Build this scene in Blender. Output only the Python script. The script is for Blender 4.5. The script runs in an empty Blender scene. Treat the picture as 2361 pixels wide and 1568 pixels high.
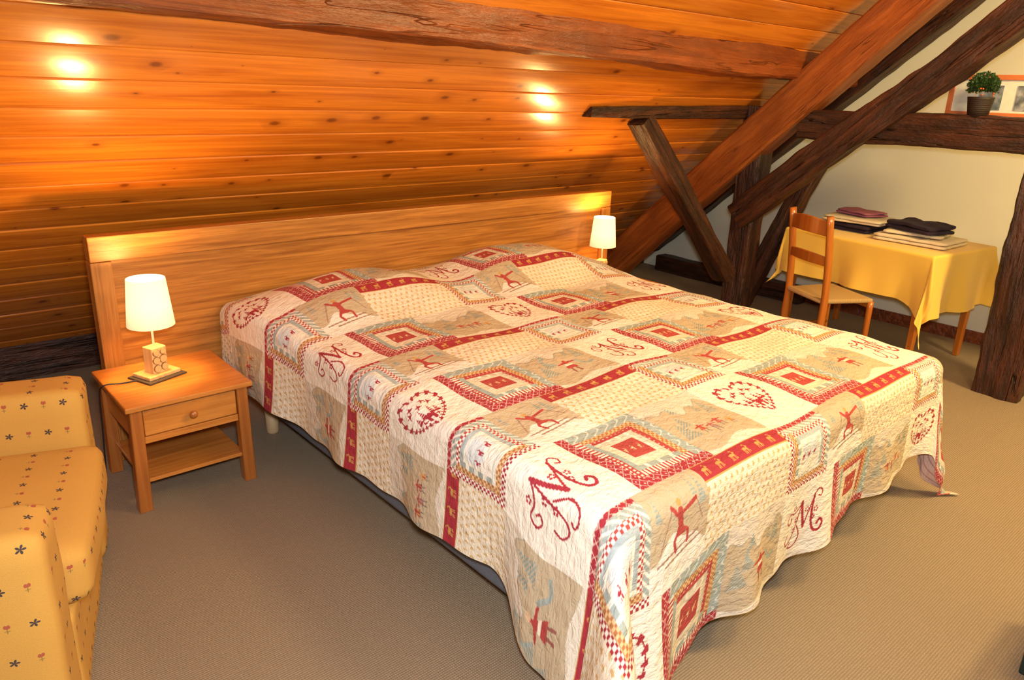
import bpy, bmesh, math, random
import numpy as np
from mathutils import Vector, Matrix, noise
random.seed(4); rng=np.random.RandomState(5)
sc=bpy.context.scene
try:
    sc.view_settings.view_transform='Standard'
    sc.view_settings.look='None'
except Exception: pass
COL=bpy.context.collection
# ------------------------------------------------------------------ helpers
def link(o,parent=None):
    COL.objects.link(o)
    if parent is not None: o.parent=parent
    return o
def tag(o,label=None,cat=None,group=None,kind=None):
    if label: o["label"]=label
    if cat: o["category"]=cat
    if group: o["group"]=group
    if kind: o["kind"]=kind
    return o
def thing(name,loc,rz=0,label=None,cat=None,group=None):
    e=bpy.data.objects.new(name,None); e.empty_display_size=.1
    e.location=loc; e.rotation_euler=(0,0,rz); link(e); return tag(e,label,cat,group)
def mk(name,verts,faces,mat=None,parent=None,smooth=False,loc=(0,0,0),rot=(0,0,0)):
    me=bpy.data.meshes.new(name); me.from_pydata([tuple(v) for v in verts],[],faces); me.update()
    if smooth: me.polygons.foreach_set("use_smooth",[True]*len(me.polygons))
    o=bpy.data.objects.new(name,me); o.location=loc; o.rotation_euler=rot
    if mat: me.materials.append(mat)
    return link(o,parent)
def bmobj(name,bm,mat,parent=None,smooth=False,loc=(0,0,0),rot=(0,0,0)):
    me=bpy.data.meshes.new(name); bm.normal_update(); bm.to_mesh(me); bm.free()
    if smooth: me.polygons.foreach_set("use_smooth",[True]*len(me.polygons))
    o=bpy.data.objects.new(name,me); o.location=loc; o.rotation_euler=rot
    me.materials.append(mat); return link(o,parent)
def addbox(bm,c,s,bev=0,seg=2,M=None):
    r=bmesh.ops.create_cube(bm,size=1); vs=r['verts']
    for v in vs: v.co=Vector((v.co.x*s[0]+c[0],v.co.y*s[1]+c[1],v.co.z*s[2]+c[2]))
    if bev>0:
        es=list({e for v in vs for e in v.link_edges})
        rr=bmesh.ops.bevel(bm,geom=es,offset=bev,segments=seg,profile=.5,affect='EDGES')
        vs=list({v for f in rr['faces'] for v in f.verts}|{v for v in vs if v.is_valid})
    if M is not None:
        for v in vs: v.co=M@v.co
    return vs
def box(name,c,s,mat,parent=None,bev=.003,seg=2,rot=(0,0,0),smooth=False):
    bm=bmesh.new(); addbox(bm,(0,0,0),s,bev,seg)
    return bmobj(name,bm,mat,parent,smooth,loc=c,rot=rot)
def lathe(name,prof,mat,parent=None,n=40,loc=(0,0,0),rot=(0,0,0),cap=True,smooth=True):
    vs=[];fs=[]
    for r,z in prof:
        for i in range(n):
            a=2*math.pi*i/n; vs.append((r*math.cos(a),r*math.sin(a),z))
    m=len(prof)
    for j in range(m-1):
        for i in range(n):
            k=(i+1)%n; fs.append((j*n+i,j*n+k,(j+1)*n+k,(j+1)*n+i))
    if cap:
        fs.append(tuple(range(n-1,-1,-1))); fs.append(tuple((m-1)*n+i for i in range(n)))
    return mk(name,vs,fs,mat,parent,smooth,loc,rot)
def dup(e,loc,rz=None,name=None):
    n=e.copy(); n.location=loc
    if rz is not None: n.rotation_euler=(0,0,rz)
    COL.objects.link(n)
    def rec(src,dst):
        for c in src.children:
            k=c.copy(); k.parent=dst; COL.objects.link(k); rec(c,k)
    rec(e,n); return n
# ------------------------------------------------------------------ node helper
class NT:
    def __init__(s,name):
        s.m=bpy.data.materials.new(name); s.m.use_nodes=True; s.t=s.m.node_tree
        s.b=s.t.nodes["Principled BSDF"]; s.out=s.t.nodes["Material Output"]
    def n(s,ty,**k):
        nd=s.t.nodes.new(ty)
        for a,b in k.items(): setattr(nd,a,b)
        return nd
    def l(s,a,b): s.t.links.new(a,b)
    def put(s,sock,v):
        if isinstance(v,bpy.types.NodeSocket): s.l(v,sock)
        else: sock.default_value=v
    def math(s,op,a,b=0,c=None):
        nd=s.n('ShaderNodeMath',operation=op); s.put(nd.inputs[0],a); s.put(nd.inputs[1],b)
        if c is not None: s.put(nd.inputs[2],c)
        return nd.outputs[0]
    def vmath(s,op,a,b=None):
        nd=s.n('ShaderNodeVectorMath',operation=op); s.put(nd.inputs[0],a)
        if b is not None: s.put(nd.inputs[1],b)
        return nd.outputs[0]
    def mix(s,f,a,b,mode='MIX'):
        nd=s.n('ShaderNodeMix',data_type='RGBA',blend_type=mode)
        s.put(nd.inputs[0],f); s.put(nd.inputs[6],a); s.put(nd.inputs[7],b); return nd.outputs[2]
    def ramp(s,f,st):
        nd=s.n('ShaderNodeValToRGB'); s.put(nd.inputs[0],f); el=nd.color_ramp.elements
        while len(el)<len(st): el.new(.5)
        for e,(p,c) in zip(el,st):
            e.position=p; e.color=(c if isinstance(c,tuple) else (c,c,c))+((1,) if isinstance(c,tuple) else (1,))
        return nd.outputs[0]
    def noise(s,v,sc=5,det=3,rough=.5,dist=0):
        nd=s.n('ShaderNodeTexNoise'); s.put(nd.inputs['Vector'],v)
        nd.inputs['Scale'].default_value=sc; nd.inputs['Detail'].default_value=det
        nd.inputs['Roughness'].default_value=rough; nd.inputs['Distortion'].default_value=dist
        return nd.outputs['Fac']
    def map(s,v,sc=(1,1,1),loc=(0,0,0),rot=(0,0,0)):
        nd=s.n('ShaderNodeMapping'); s.put(nd.inputs[0],v); s.put(nd.inputs[1],loc); nd.inputs[2].default_value=rot
        nd.inputs[3].default_value=sc; return nd.outputs[0]
    def bump(s,h,st=.3,d=.01,nrm=None):
        nd=s.n('ShaderNodeBump'); nd.inputs['Strength'].default_value=st; nd.inputs['Distance'].default_value=d
        s.l(h,nd.inputs['Height'])
        if nrm: s.l(nrm,nd.inputs['Normal'])
        return nd.outputs[0]
    def fin(s,col=None,rough=None,nrm=None,**k):
        if col is not None: s.put(s.b.inputs['Base Color'],col if isinstance(col,bpy.types.NodeSocket) else tuple(col)+(1,))
        if rough is not None: s.put(s.b.inputs['Roughness'],rough)
        if nrm is not None: s.l(nrm,s.b.inputs['Normal'])
        for a,b in k.items(): s.b.inputs[a.replace('_',' ')].default_value=b
        return s.m
def c4(c): return tuple(c)+(1,)
def wood(name,light,dark,axis=0,grain=22,rough=.35,knots=.0,coat=0,uv=False,attr=False,bumpst=.15,knotc=(.1,.02,.005),streak=.5,ks=(2.2,7.5),crack=0,coatr=.15):
    N=NT(name); tc=N.n('ShaderNodeTexCoord'); v=tc.outputs['UV'] if uv else tc.outputs['Object']; v0=v
    if attr:
        at=N.n('ShaderNodeAttribute',attribute_name='bv')
        off=N.n('ShaderNodeCombineXYZ'); N.l(N.math('MULTIPLY',at.outputs['Fac'],53.),off.inputs[0]); N.l(N.math('MULTIPLY',at.outputs['Fac'],3.1),off.inputs[2])
        v=N.vmath('ADD',v,off.outputs[0])
    sc=[grain]*3; sc[axis]=grain*.045
    big=N.noise(N.map(v,tuple(2.2 if i!=axis else .5 for i in range(3))),2,2)
    g=N.noise(N.map(v,tuple(sc)),1,5,.6,1.2)
    sc2=[grain*5]*3; sc2[axis]=grain*.12
    f=N.noise(N.map(v,tuple(sc2)),1,3,.6,.3)
    s=N.ramp(g,[(.3,0.),(.62,1.)])
    col=N.mix(s,c4(dark),c4(light))
    col=N.mix(N.math('MULTIPLY',N.ramp(f,[(.45,0.),(.7,1.)]),streak),col,N.mix(.5,c4(dark),col),'MIX')
    col=N.mix(N.math('MULTIPLY',big,.55),col,N.mix(1,col,(1.25,1.1,.9,1),'MULTIPLY'))
    hgt=g
    if attr:
        col=N.mix(1,col,N.ramp(at.outputs['Fac'],[(0,.84),(1,1.12)]),'MULTIPLY')
    if crack>0:
        sc3=[14]*3; sc3[axis]=.5
        cr=N.noise(N.map(v,tuple(sc3)),1,3,.5,.0)
        cm=N.ramp(N.math('ABSOLUTE',N.math('SUBTRACT',cr,.5)),[(.0,1.),(.012,0.)])
        ch=N.noise(N.map(v,tuple(3 if i!=axis else 1.2 for i in range(3))),2,3,.6)
        cm=N.math('MULTIPLY',cm,N.ramp(ch,[(.46,0.),(.6,1.)]))
        col=N.mix(N.math('MULTIPLY',cm,.85*crack),col,(.008,.003,.002,1))
        blot=N.noise(N.map(v,tuple(9 if i!=axis else 2.2 for i in range(3))),1.4,5,.7)
        col=N.mix(N.math('MULTIPLY',N.ramp(blot,[(.42,0.),(.62,.75)]),crack),col,c4(dark))
        hgt=N.math('SUBTRACT',N.math('ADD',g,N.math('MULTIPLY',blot,1.8*crack)),N.math('MULTIPLY',cm,1.5*crack))
    if knots>0:
        ksx=[ks[1]]*3; ksx[axis]=ks[0]
        vv=N.map(v,tuple(ksx))
        vo=N.n('ShaderNodeTexVoronoi')
        if uv: vo.voronoi_dimensions='2D'
        N.l(vv,vo.inputs['Vector']); vo.inputs['Scale'].default_value=1
        wn=N.n('ShaderNodeSeparateColor'); N.l(vo.outputs['Color'],wn.inputs[0])
        rad=N.math('MULTIPLY',wn.outputs[0],knots)
        dd=N.math('DIVIDE',vo.outputs['Distance'],N.math('ADD',rad,.012))
        sel=N.math('GREATER_THAN',wn.outputs[1],.5)
        k=N.math('MULTIPLY',N.ramp(dd,[(.22,1.),(.5,0.)]),sel)
        k2=N.math('MULTIPLY',N.ramp(N.math('MULTIPLY',dd,.4),[(.15,1.),(.6,0.)]),sel)
        col=N.mix(N.math('MULTIPLY',k2,.4),col,c4([x*.6+y*.4 for x,y in zip(dark,knotc)]))
        col=N.mix(N.math('MULTIPLY',k,.75),col,c4(knotc))
    N.fin(col,rough,N.bump(hgt,bumpst,.004 if crack==0 else .014))
    if coat:
        N.b.inputs['Coat Weight'].default_value=coat; N.b.inputs['Coat Roughness'].default_value=coatr
    return N.m
def plain(name,c,rough=.6,nsc=40,amt=.12,bst=.1,metal=0,**k):
    N=NT(name); tc=N.n('ShaderNodeTexCoord').outputs['Object']
    n=N.noise(tc,nsc,3)
    col=N.mix(n,c4([x*(1-amt) for x in c]),c4([min(1,x*(1+amt)) for x in c]))
    return N.fin(col,rough,N.bump(n,bst,.003),Metallic=metal,**k)
# ------------------------------------------------------------------ materials
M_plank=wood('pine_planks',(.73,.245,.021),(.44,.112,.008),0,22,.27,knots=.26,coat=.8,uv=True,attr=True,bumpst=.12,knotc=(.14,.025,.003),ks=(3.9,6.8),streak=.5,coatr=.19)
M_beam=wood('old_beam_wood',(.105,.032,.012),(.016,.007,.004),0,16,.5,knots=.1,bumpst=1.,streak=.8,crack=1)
M_beamred=wood('red_beam_wood',(.30,.075,.013),(.11,.025,.006),0,16,.40,knots=.14,bumpst=.7,streak=.8,crack=.6)  # reddish brown wood of the purlin and the baseboard
M_beamorglit=wood('orange_lit_beam_wood',(.40,.115,.019),(.20,.048,.009),0,18,.42,knots=.14,bumpst=.5,streak=.8,crack=.8)  # orange-brown beam wood, its colour lightened to look warmly lit
M_head=wood('headboard_wood',(.50,.215,.042),(.24,.080,.012),0,34,.36,bumpst=.3,streak=.9)
M_headv=wood('headboard_end_wood',(.50,.215,.042),(.26,.088,.014),2,34,.4,bumpst=.3,streak=.9)
M_pinex=wood('pine_x',(.60,.25,.05),(.40,.125,.019),0,20,.35,knots=.06,coat=.3,ks=(3,9),knotc=(.2,.06,.01))
M_piney=wood('pine_y',(.60,.25,.05),(.40,.125,.019),1,20,.35,knots=.06,coat=.3,ks=(3,9),knotc=(.2,.06,.01))
M_pinez=wood('pine_z',(.44,.155,.03),(.28,.08,.013),2,20,.35,coat=.3)
M_chair=wood('chair_wood',(.48,.155,.018),(.32,.088,.010),2,20,.3,coat=.4)
M_lampwood=wood('pale_wood',(.74,.50,.23),(.58,.34,.13),2,30,.5)
M_bark=plain('log_slice',(.68,.43,.18),.6,90,.2,.3)
M_darkbark=plain('dark_bark',(.30,.15,.055),.8,90,.3,.5)
M_mat2=plain('dark_mat',(.06,.04,.028),.8)
M_metal=plain('white_metal',(.75,.72,.66),.35,20,.03,0)
M_black=plain('black_cable',(.01,.01,.012),.5)
M_base=plain('grey_box_fabric',(.11,.12,.15),.95,160,.25,.4)
M_matt=plain('mattress_fabric',(.7,.66,.58),.9)
M_legw=plain('bed_leg_wood',(.55,.38,.2),.5)
M_cream=plain('cream_towel',(.78,.68,.47),.95,220,.18,.8)
M_mauve=plain('mauve_towel',(.40,.13,.19),.95,220,.2,.8)
M_navy=plain('dark_plum_towel',(.022,.012,.03),.95,220,.3,.8)
M_green=plain('dark_green_paint',(.008,.022,.018),.5)
def cloth_mat(name,c):
    N=NT(name); tc=N.n('ShaderNodeTexCoord').outputs['Object']
    n=N.noise(tc,3,2); w=N.noise(tc,260,2)
    col=N.mix(n,c4([x*.92 for x in c]),c4(c))
    N.fin(col,.8,N.bump(w,.25,.002)); N.b.inputs['Sheen Weight'].default_value=.2
    return N.m
M_yel=cloth_mat('yellow_tablecloth',(.92,.60,.085))
def shade_mat():
    N=NT('lamp_shade_fabric')
    tc=N.n('ShaderNodeTexCoord').outputs['Object']; w=N.noise(tc,150,2)
    sp=N.n('ShaderNodeSeparateXYZ'); N.l(tc,sp.inputs[0])
    g=N.ramp(N.math('DIVIDE',sp.outputs[2],.2),[(0,.5),(.45,1.),(1,1.)])
    N.fin((.85,.72,.48),.8,N.bump(w,.1,.001))
    N.b.inputs['Emission Color'].default_value=(1,.78,.38,1)
    N.l(N.math('MULTIPLY',g,1.25),N.b.inputs['Emission Strength'])
    return N.m
M_shade=shade_mat()
def emis(name,c,s):
    N=NT(name); N.fin((1,.9,.7),.5); N.b.inputs['Emission Color'].default_value=c4(c); N.b.inputs['Emission Strength'].default_value=s; return N.m
M_bulb=emis('warm_bulb',(1,.75,.4),8)
def carpet():
    N=NT('sisal_carpet'); tc=N.n('ShaderNodeTexCoord').outputs['Object']
    v=N.map(tc,(1,1,1))
    w1=N.n('ShaderNodeTexWave',wave_type='BANDS',bands_direction='Y'); N.l(v,w1.inputs[0]); w1.inputs['Scale'].default_value=38; w1.inputs['Distortion'].default_value=3.2; w1.inputs['Detail Scale'].default_value=14
    w2=N.n('ShaderNodeTexWave',wave_type='BANDS',bands_direction='X'); N.l(v,w2.inputs[0]); w2.inputs['Scale'].default_value=42; w2.inputs['Distortion'].default_value=2.; w2.inputs['Detail Scale'].default_value=8
    h=N.math('MULTIPLY',w1.outputs['Fac'],N.math('ADD',.40,N.math('MULTIPLY',w2.outputs['Fac'],.60)))
    n=N.noise(v,110,3,.7); nb=N.noise(v,1.3,3)
    col=N.mix(h,(.27,.195,.118,1),(.60,.455,.285,1))
    col=N.mix(N.math('MULTIPLY',n,.45),col,(.47,.345,.21,1))
    col=N.mix(nb,col,N.mix(1,col,(.86,.88,.92,1),'MULTIPLY'))
    return N.fin(col,.95,N.bump(N.math('ADD',h,N.math('MULTIPLY',n,.6)),.8,.006))
M_floor=carpet()
def plaster(name,c):
    N=NT(name); tc=N.n('ShaderNodeTexCoord').outputs['Object']
    n=N.noise(tc,2,4); f=N.noise(tc,60,3)
    col=N.mix(n,c4([x*.93 for x in c]),c4(c)); return N.fin(col,.85,N.bump(f,.12,.003))
M_wall=plaster('white_plaster',(.86,.85,.66))
def sofa_mat():
    N=NT('floral_yellow_fabric'); uv=N.n('ShaderNodeTexCoord').outputs['UV']
    sp=N.n('ShaderNodeSeparateXYZ'); N.l(uv,sp.inputs[0])
    P=.108
    def cell(ox,oy):
        x=N.math('ADD',N.math('DIVIDE',sp.outputs[0],P),ox); y=N.math('ADD',N.math('DIVIDE',sp.outputs[1],P*.9),oy)
        row=N.math('FLOOR',y); x=N.math('ADD',x,N.math('MULTIPLY',row,.5))
        return N.math('SUBTRACT',N.math('FRACT',x),.5),N.math('SUBTRACT',N.math('FRACT',y),.5)
    def circ(lx,ly,cx,cy,r,ax=1.,ay=1.):
        a=N.math('MULTIPLY',N.math('SUBTRACT',lx,cx),ax); b=N.math('MULTIPLY',N.math('SUBTRACT',ly,cy),ay)
        return N.math('LESS_THAN',N.math('ADD',N.math('MULTIPLY',a,a),N.math('MULTIPLY',b,b)),r*r)
    lx,ly=cell(0,0)
    r2=N.math('ADD',N.math('MULTIPLY',lx,lx),N.math('MULTIPLY',ly,ly)); r=N.math('SQRT',r2)
    an=N.math('ARCTAN2',ly,lx); pet=N.math('ABSOLUTE',N.math('COSINE',N.math('MULTIPLY',an,2.5)))
    star=N.math('LESS_THAN',r,N.math('MULTIPLY_ADD',pet,.10,.008))
    tx,ty=cell(.5,.0)
    fl=N.math('MAXIMUM',circ(tx,ty,-.03,.05,.042,1.2,.8),circ(tx,ty,.03,.05,.042,1.2,.8))
    fl=N.math('MAXIMUM',fl,circ(tx,ty,0,.03,.04))
    st=N.math('MAXIMUM',circ(tx,ty,0,-.07,.06,5,.8),circ(tx,ty,.0,-.07,.05,.8,4))
    base=N.noise(uv,400,2); big=N.noise(uv,4,2)
    col=N.mix(base,(.50,.26,.045,1),(.66,.36,.078,1))
    col=N.mix(big,col,N.mix(1,col,(.92,.92,.88,1),'MULTIPLY'))
    col=N.mix(st,col,(.26,.17,.045,1)); col=N.mix(fl,col,(.36,.085,.04,1)); col=N.mix(star,col,(.05,.035,.035,1))
    return N.fin(col,.9,N.bump(base,.3,.002))
M_sofa=sofa_mat()
# ------------------------------------------------------------------ room
XL,XR,YB=-1.1,5.95,-1.7
TAN=math.tan(math.radians(41)); 
def zs(y): return 1.22-TAN*(y-3.55)
YK=4.72; ZC=2.9; YC=3.55-(ZC-1.22)/TAN
def slab(name,pts,off,mat):
    n=len(pts); off=Vector(off); vs=[Vector(p) for p in pts]+[Vector(p)+off for p in pts]
    fs=[tuple(range(n)),tuple(range(2*n-1,n-1,-1))]+[(i,i+n,(i+1)%n+n,(i+1)%n) for i in range(n)]
    o=mk(name,vs,fs,mat); bm=bmesh.new(); bm.from_mesh(o.data); bmesh.ops.recalc_face_normals(bm,faces=bm.faces); bm.to_mesh(o.data); bm.free()
    return tag(o,kind='structure')
slab('floor',[(XL,YB,0),(XR,YB,0),(XR,YK+.1,0),(XL,YK+.1,0)],(0,0,-.1),M_floor)
slab('wall_right',[(XR,YB,0),(XR,YK,0),(XR,YK,zs(YK)),(XR,YC,ZC),(XR,YB,ZC)],(.12,0,0),M_wall)
slab('wall_left',[(XL,YB,0),(XL,YK,0),(XL,YK,zs(YK)),(XL,YC,ZC),(XL,YB,ZC)],(-.12,0,0),M_wall)
slab('wall_near',[(XL,YB,0),(XR,YB,0),(XR,YB,ZC),(XL,YB,ZC)],(0,-.12,0),M_wall)
def planks(name,x0,x1,P0,dirv,nrm,length,pitch,mat):
    vs=[];fs=[];uvs=[];bv=[];sm=[]
    nb=int(math.ceil(length/pitch)); nx=30
    prof=[(0,-.012),(.0035,-.003),(.007,0),(.013,.0003),(pitch*.3,.0018),(pitch*.5,.0024),(pitch*.7,.0018),(pitch-.013,.0003),(pitch-.007,0),(pitch-.0035,-.003),(pitch,-.012)]
    for b in range(nb):
        r=random.random(); base=len(vs); tl=random.uniform(-.03,.03)
        for i in range(nx+1):
            x=x0+(x1-x0)*i/nx; wv=.0010*math.sin(x*2.3+b*1.7)
            for (s,h) in prof:
                p=P0+dirv*(b*pitch+s)+nrm*(h+(s/pitch-.5)*pitch*(tl+.006*math.sin(x*1.3+b*2.1))+wv)
                vs.append((x,p[1],p[2])); uvs.append((x,b*pitch+s))
        m=len(prof)
        for i in range(nx):
            for j in range(m-1):
                a=base+i*m+j; fs.append((a,a+1,a+m+1,a+m)); bv.append(r)
    o=mk(name,vs,fs,mat,smooth=True); me=o.data
    try: me.set_sharp_from_angle(angle=math.radians(12))
    except Exception: pass
    uvl=me.uv_layers.new(name='UVMap'); li=np.empty(len(me.loops),dtype=np.int32); me.loops.foreach_get('vertex_index',li)
    uvl.data.foreach_set('uv',np.array(uvs,dtype=np.float32)[li].ravel())
    at=me.attributes.new('bv','FLOAT','FACE'); at.data.foreach_set('value',np.array(bv,dtype=np.float32))
    return tag(o,kind='structure')
ca,sa=math.cos(math.radians(41)),math.sin(math.radians(41))
L=(YK-YC)/ca
planks('ceiling',XL,XR,Vector((0,YC,ZC)),Vector((0,ca,-sa)),Vector((0,-sa,-ca)),L,.162,M_plank)
slab('wall_far',[(XL,YK,0),(XR,YK,0),(XR,YK,zs(YK)+.02),(XL,YK,zs(YK)+.02)],(0,.1,0),M_beam)
slab('ceiling_upper',[(XL,YB,ZC),(XR,YB,ZC),(XR,YC,ZC),(XL,YC,ZC)],(0,0,.1),M_wall)
slab('baseboard_right',[(XR-.015,YB,0),(XR-.015,4.55,0),(XR-.015,4.5,.09),(XR-.015,YB,.09)],(.015,0,0),M_beamred)
# ------------------------------------------------------------------ beams
def beam(name,p0,p1,w,h,mat,label,curve=None,seed=0,amp=.012,up=(0,0,1),taper=(1,1)):
    p0=Vector(p0);p1=Vector(p1); X=(p1-p0); Ln=X.length; X.normalize()
    Y=Vector(up).cross(X).normalized(); Z=X.cross(Y)
    n=max(8,int(Ln/.035)); ch=.06
    pts=[]
    def side(a,b,k):
        for i in range(k): pts.append((a[0]+(b[0]-a[0])*i/k,a[1]+(b[1]-a[1])*i/k))
    e=.5-ch; K=7
    side((.5,-e),(.5,e),K); side((.5,e),(e,.5),1); side((e,.5),(-e,.5),K); side((-e,.5),(-.5,e),1)
    side((-.5,e),(-.5,-e),K); side((-.5,-e),(-e,-.5),1); side((-e,-.5),(e,-.5),K); side((e,-.5),(.5,-e),1)
    m=len(pts); vs=[];fs=[]
    for i in range(n+1):
        t=i/n; k=taper[0]+(taper[1]-taper[0])*t; cz=curve(t) if curve else 0
        for j,(y,z) in enumerate(pts):
            r=math.hypot(y*w,z*h)
            q=Vector((t*Ln*1.4+seed*7,y*w*5,z*h*5))
            d=noise.noise(q)*amp*1.5+noise.noise(Vector((t*Ln*5+seed*3,y*w*14,z*h*14)))*amp*.6+noise.noise(Vector((t*Ln*11+seed*3,y*w*34,z*h*34)))*amp*.4
            q2=1+d/r
            vs.append((t*Ln,y*w*k*q2,z*h*k*q2+cz))
    for i in range(n):
        for j in range(m):
            a=i*m+j;b=i*m+(j+1)%m; fs.append((a,b,b+m,a+m))
    fs.append(tuple(range(m-1,-1,-1))); fs.append(tuple(n*m+j for j in range(m)))
    o=mk(name,vs,fs,mat,smooth=True); bm=bmesh.new(); bm.from_mesh(o.data); bmesh.ops.recalc_face_normals(bm,faces=bm.faces); bm.to_mesh(o.data); bm.free()
    try: o.data.set_sharp_from_angle(angle=math.radians(26))
    except Exception: pass
    o.matrix_world=Matrix((( X.x,Y.x,Z.x,p0.x),(X.y,Y.y,Z.y,p0.y),(X.z,Y.z,Z.z,p0.z),(0,0,0,1)))
    return tag(o,label,'beam')
beam('purlin_beam',(XL,2.73,1.975),(5.93,2.85,1.83),.22,.19,M_beamred,'long rough-hewn reddish brown beam running under the plank ceiling',seed=1,amp=.016)
beam('rafter_beam',(4.98,4.47,.03),(4.98,1.44,2.84),.19,.25,M_beamorglit,'thick sloping red-brown timber of the roof truss',seed=2,amp=.008)
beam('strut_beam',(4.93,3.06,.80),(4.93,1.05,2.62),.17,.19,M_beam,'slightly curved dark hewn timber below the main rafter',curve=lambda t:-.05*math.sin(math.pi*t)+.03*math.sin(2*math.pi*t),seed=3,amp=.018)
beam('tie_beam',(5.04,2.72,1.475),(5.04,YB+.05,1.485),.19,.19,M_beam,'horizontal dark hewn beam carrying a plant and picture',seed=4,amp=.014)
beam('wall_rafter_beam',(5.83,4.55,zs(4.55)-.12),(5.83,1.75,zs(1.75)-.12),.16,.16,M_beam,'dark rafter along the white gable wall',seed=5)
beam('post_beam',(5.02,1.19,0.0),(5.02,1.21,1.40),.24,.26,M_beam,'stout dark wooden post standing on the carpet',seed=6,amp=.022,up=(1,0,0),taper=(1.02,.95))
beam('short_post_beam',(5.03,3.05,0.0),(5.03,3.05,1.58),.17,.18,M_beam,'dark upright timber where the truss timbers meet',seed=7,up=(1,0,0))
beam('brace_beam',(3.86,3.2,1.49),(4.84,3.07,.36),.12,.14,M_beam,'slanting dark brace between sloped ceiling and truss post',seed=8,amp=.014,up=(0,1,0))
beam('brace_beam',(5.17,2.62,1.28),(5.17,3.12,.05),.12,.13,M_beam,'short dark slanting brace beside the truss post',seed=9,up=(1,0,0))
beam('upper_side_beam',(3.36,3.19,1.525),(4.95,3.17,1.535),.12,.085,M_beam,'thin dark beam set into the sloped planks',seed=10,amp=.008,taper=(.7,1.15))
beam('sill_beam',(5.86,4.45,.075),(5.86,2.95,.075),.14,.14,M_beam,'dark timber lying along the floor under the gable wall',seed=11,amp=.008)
# ------------------------------------------------------------------ bed
bed=thing('bed',(2.25,2.2,0),0,'double bed with long pale wooden headboard and grey base','bed')
def bl(x,y,z): return (x-2.25,y-2.2,z)
bm=bmesh.new()
for z0,z1 in ((.18,.52),(.5205,.9065)):
    addbox(bm,(0,0,(z0+z1)/2),(3.03,.05,z1-z0),.001,1)
hb=bmobj('headboard',bm,M_head,bed,loc=bl(2.265,3.42,0)); hb["label"]="horizontal honey-coloured grained wooden panel"
box('headboard_rail',bl(2.265,3.415,.96),(3.17,.075,.105),M_head,bed,.004)
for x in (.72,3.81):
    box('headboard_end',bl(x,3.415,.453),(.082,.075,.905),M_headv,bed,.004)
box('box_spring',bl(2.25,2.2,.255),(1.86,2.28,.26),M_base,bed,.02,3)
box('mattress',bl(2.25,2.2,.50),(1.86,2.3,.225),M_matt,bed,.05,4,smooth=True)
for x,y in ((1.345,3.26),(3.1,3.2),(1.52,2.2),(3.0,2.2),(1.52,1.2),(2.215,1.12),(3.0,1.2)):
    lathe('leg',[(.026,0),(.03,.01),(.033,.14)],M_legw,bed,20,loc=bl(x,y,0))
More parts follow.
